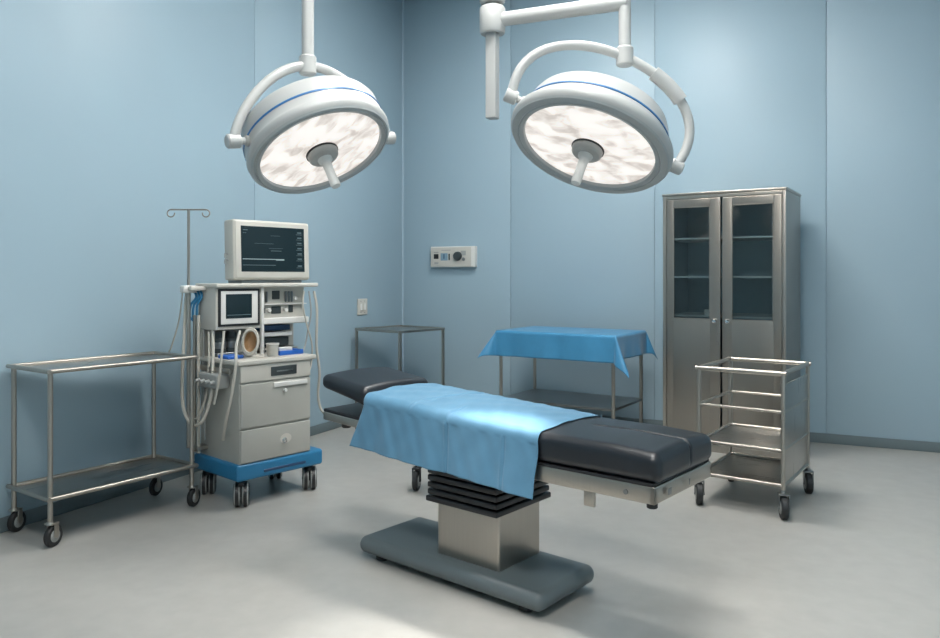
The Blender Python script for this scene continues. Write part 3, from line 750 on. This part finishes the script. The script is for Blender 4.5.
MB().bx(lx(0.31), lx(0.26), -0.244, -0.226, 0.535, 0.605, 0.006).build('clamp_tab', 'steel', ff)
for (L, y) in ((1.78, -0.215), (1.66, -0.225)):
    MB().lathe([(0, 0), (0.022, 0), (0.026, 0.008), (0.026, 0.03), (0.018, 0.04), (0, 0.04)], (lx(L), y, 0.592+bend(lx(L))+0.02-0.022), (0, 0, 1), 20).build('lock_knob', 'black', OT)
# column, bellows, base
cx_, cy_ = lx(1.0), 0.015
MB().bx(cx_-0.19, cx_+0.19, cy_-0.163, cy_+0.163, 0.09, 0.40, 0.012, n=3).build('column', 'steel', OT)
bl = MB()
nz = 6; z0_, z1_ = 0.372, 0.572
for k in range(nz):
    za = z0_+(z1_-z0_)*k/nz; zb = z0_+(z1_-z0_)*(k+0.80)/nz
    g = 0.0 if k else 0.006
    bl.bx(cx_-0.212-g, cx_+0.212+g, cy_-0.212-g, cy_+0.212+g, za, zb, 0.007, n=2)
bl.bx(cx_-0.185, cx_+0.185, cy_-0.185, cy_+0.185, z0_+0.01, z1_+0.02, 0.02, n=2)
bl.build('bellows', 'bellows', OT)
MB().bx(cx_-0.25, cx_+0.25, -0.215, 0.215, 0.585, 0.640, 0.006).build('saddle', 'steel_dark', OT)
bs_ = MB().bx(lx(1.67), lx(0.52), -0.24, 0.225, 0.025, 0.112, 0.045, n=4)
bb = bs_.build('base', 'basegrey', OT, 'low grey base cover')
for (x, y) in ((lx(1.55), -0.17), (lx(1.55), 0.16), (lx(0.64), -0.17), (lx(0.64), 0.16)):
    MB().cyl((x, y, 0.0), (x, y, 0.03), 0.035, seg=20, bev=0.004).build('foot', 'rubber', OT)

# drape over the table
def drape():
    V = []; nu, nv = 160, 240
    hw = 0.272; rad = 0.045; zt = 0.797; hem = 0.525
    flat = hw-rad; arc = rad*PI/2; hang = (zt-rad)-hem
    tot = 2*(flat+arc+hang)
    for j in range(nv+1):
        for i in range(nu+1):
            s = tot*(i/nu-0.5); a = abs(s); sg = 1 if s > 0 else -1
            fr = max(0, (a-flat-arc)/hang)
            ff_ = j/nv
            L = 0.515+ff_*(1.588-0.515)
            L += fr*(0.088*(ff_**3)+0.012*(1-ff_)**3)+0.004*math.sin(a*31)*(1-fr)
            if a <= flat:
                y = a; z = zt+0.016*(1-(a/hw)**2)
            elif a <= flat+arc:
                th = (a-flat)/rad
                y = flat+rad*math.sin(th); z = zt-rad*(1-math.cos(th))+0.016*(1-(flat/hw)**2)*math.cos(th)
            else:
                y = hw; z = zt-rad-(a-flat-arc)
            wv = 0.007*math.sin(L*10.5+1)+0.004*math.sin(L*23+0.5)+0.003*math.sin(L*41)
            y += fr*(0.014+wv)+fr*fr*0.006
            # ironed fold lines and small wrinkles
            def groove(d): return -0.0055*math.exp(-(d/0.006)**2)+0.003*math.exp(-((d-0.014)/0.008)**2)
            zc = groove(L-1.235+0.10*sg*a)
            yc = (groove(L-1.02)+groove(L-0.69)*0.7) if sg < 0 else 0
            if sg < 0: zc += groove(L-1.02)*max(0, min(1, (a-0.12)/0.06))
            wr = 0.0016*math.sin(L*37+s*9)*math.sin(s*27-L*6)+0.0012*math.sin(L*71-s*33)
            if fr > 0: y += yc+wr
            else: z += zc+wr
            x = 0.975-L
            V.append((x, sg*y+0.008, z+bend(x)))
    n = nu+1
    fs = [(j*n+i, j*n+i+1, (j+1)*n+i+1, (j+1)*n+i) for j in range(nv) for i in range(nu)]
    return MB().add(V, fs)
dp = drape().build('surgical_drape', 'cloth', angle=80)
dp.location = OT0; dp.rotation_euler = (0, 0, D(-15))
sm = dp.modifiers.new('thick', 'SOLIDIFY'); sm.thickness = 0.002; sm.offset = 1
tag(dp, 'light blue surgical drape with lamp spot lying over the black operating table', 'cloth')

# ------------------------------------------------------------------ rolling stool behind the operating table
RS = thing('rolling_stool', 'low rolling stool hidden behind the draped operating table, one caster showing', 'stool', W(-0.10, 5.12), D(25))
MB().lathe([(0, 0.0), (0.165, 0.0), (0.175, 0.012), (0.175, 0.045), (0.16, 0.06), (0, 0.064)], (0, 0, 0.44), (0, 0, 1), 36).build('seat', 'leather', RS)
MB().cyl((0, 0, 0.16), (0, 0, 0.445), 0.024, seg=18).build('column', 'steel_tube', RS)
for k in range(5):
    a = PI+k*2*PI/5
    e = Vector((0.26*math.cos(a), 0.26*math.sin(a), 0.165))
    MB().tube([(0, 0, 0.19), e*0.5+Vector((0, 0, 0.1)), e], 0.016, 10).build('leg', 'steel', RS)
    caster(RS, e.x, e.y, 0.165, 0.068, 0.036, False, a+D(80), 'black', 'wheelgrey')

# ------------------------------------------------------------------ wall fittings
WP = thing('wall_control_panel', 'beige control box with dark dial on the back wall', 'control panel', (0.652, -0.0, 1.555), 0)
pw, ph_, pd = 0.53, 0.222, 0.065
MB().bx(-pw/2, pw/2, -pd, 0, 0, ph_, 0.008).build('housing', 'white', WP)
MB().bx(-pw/2+0.01, pw/2-0.045, -pd-0.003, -pd+0.004, 0.01, ph_-0.01, 0.002).build('face_plate', 'beige', WP)
MB().bx(-0.222, -0.165, -pd-0.007, -pd, 0.09, 0.142, 0.003).build('switch', 'black', WP)
MB().bx(-0.222, -0.165, -pd-0.006, -pd, 0.158, 0.164, 0.001).build('mark', 'steel_dark', WP)
MB().bx(-0.215, -0.165, -pd-0.005, -pd, 0.035, 0.058, 0.001).build('mark', 'hose_grey', WP)
MB().bx(-0.14, -0.055, -pd-0.006, -pd, 0.072, 0.150, 0.003).build('display', 'display', WP, 'small pale blue display')
MB().bx(-0.104, -0.092, -pd-0.0075, -pd, 0.09, 0.14, 0.001).build('display_mark', 'navy', WP)
MB().bx(-0.045, -0.028, -pd-0.008, -pd, 0.075, 0.145, 0.003).build('lever', 'darkpanel', WP)
MB().bx(-0.13, -0.02, -pd-0.0045, -pd, 0.178, 0.187, 0.001).build('mark', 'hose_grey', WP)
MB().lathe([(0, 0.034), (0.040, 0.032), (0.047, 0.024), (0.050, 0.0)][::-1], (0.065, -pd, 0.118), (0, -1, 0), 32).build('dial', 'darkpanel', WP, 'large dark dial')
MB().bx(0.10, 0.16, -pd-0.006, -pd, 0.125, 0.175, 0.003).build('mark', 'hose_grey', WP)
MB().cyl((0.135, -pd, 0.085), (0.135, -pd-0.018, 0.085), 0.018, seg=18, bev=0.003).build('small_dial', 'steel_dark', WP)
SW = thing('wall_socket', 'small white switch plate on the left wall near the corner', 'switch plate', (0.0, -0.818, 1.065), 0)
MB().bx(0, 0.012, -0.088, 0.088, 0, 0.165, 0.005).build('plate', 'beige', SW)
for y in (-0.035, 0.035):
    rk = MB().bx(0.010, 0.018, y-0.018, y+0.018, 0.05, 0.115, 0.003).build('rocker', 'white', SW)
    for z in (0.025, 0.14): MB().cyl((0.011, y, z), (0.0135, y, z), 0.006, seg=10).build('screw', 'steel_dark', SW)

# ------------------------------------------------------------------ world, camera, view
w = bpy.data.worlds.new('room_world'); SC.world = w; w.use_nodes = True
w.node_tree.nodes['Background'].inputs[0].default_value = (0.5, 0.55, 0.6, 1); w.node_tree.nodes['Background'].inputs[1].default_value = 0.05
cam = bpy.data.cameras.new('camera'); co = bpy.data.objects.new('camera', cam); COL.objects.link(co)
co.location = CAM; co.rotation_euler = (PI/2, 0, YAW)
cam.sensor_fit = 'HORIZONTAL'; cam.sensor_width = 36; cam.lens = 36*F_PX/940
cam.shift_y = -(319-HOR)/940
cam.clip_start = 0.05
SC.camera = co
vs = SC.view_settings
SC.display_settings.display_device = 'sRGB'
vs.view_transform = 'Standard'; vs.look = 'None'; vs.exposure = 0.0; vs.gamma = 1.0; vs.use_curve_mapping = False
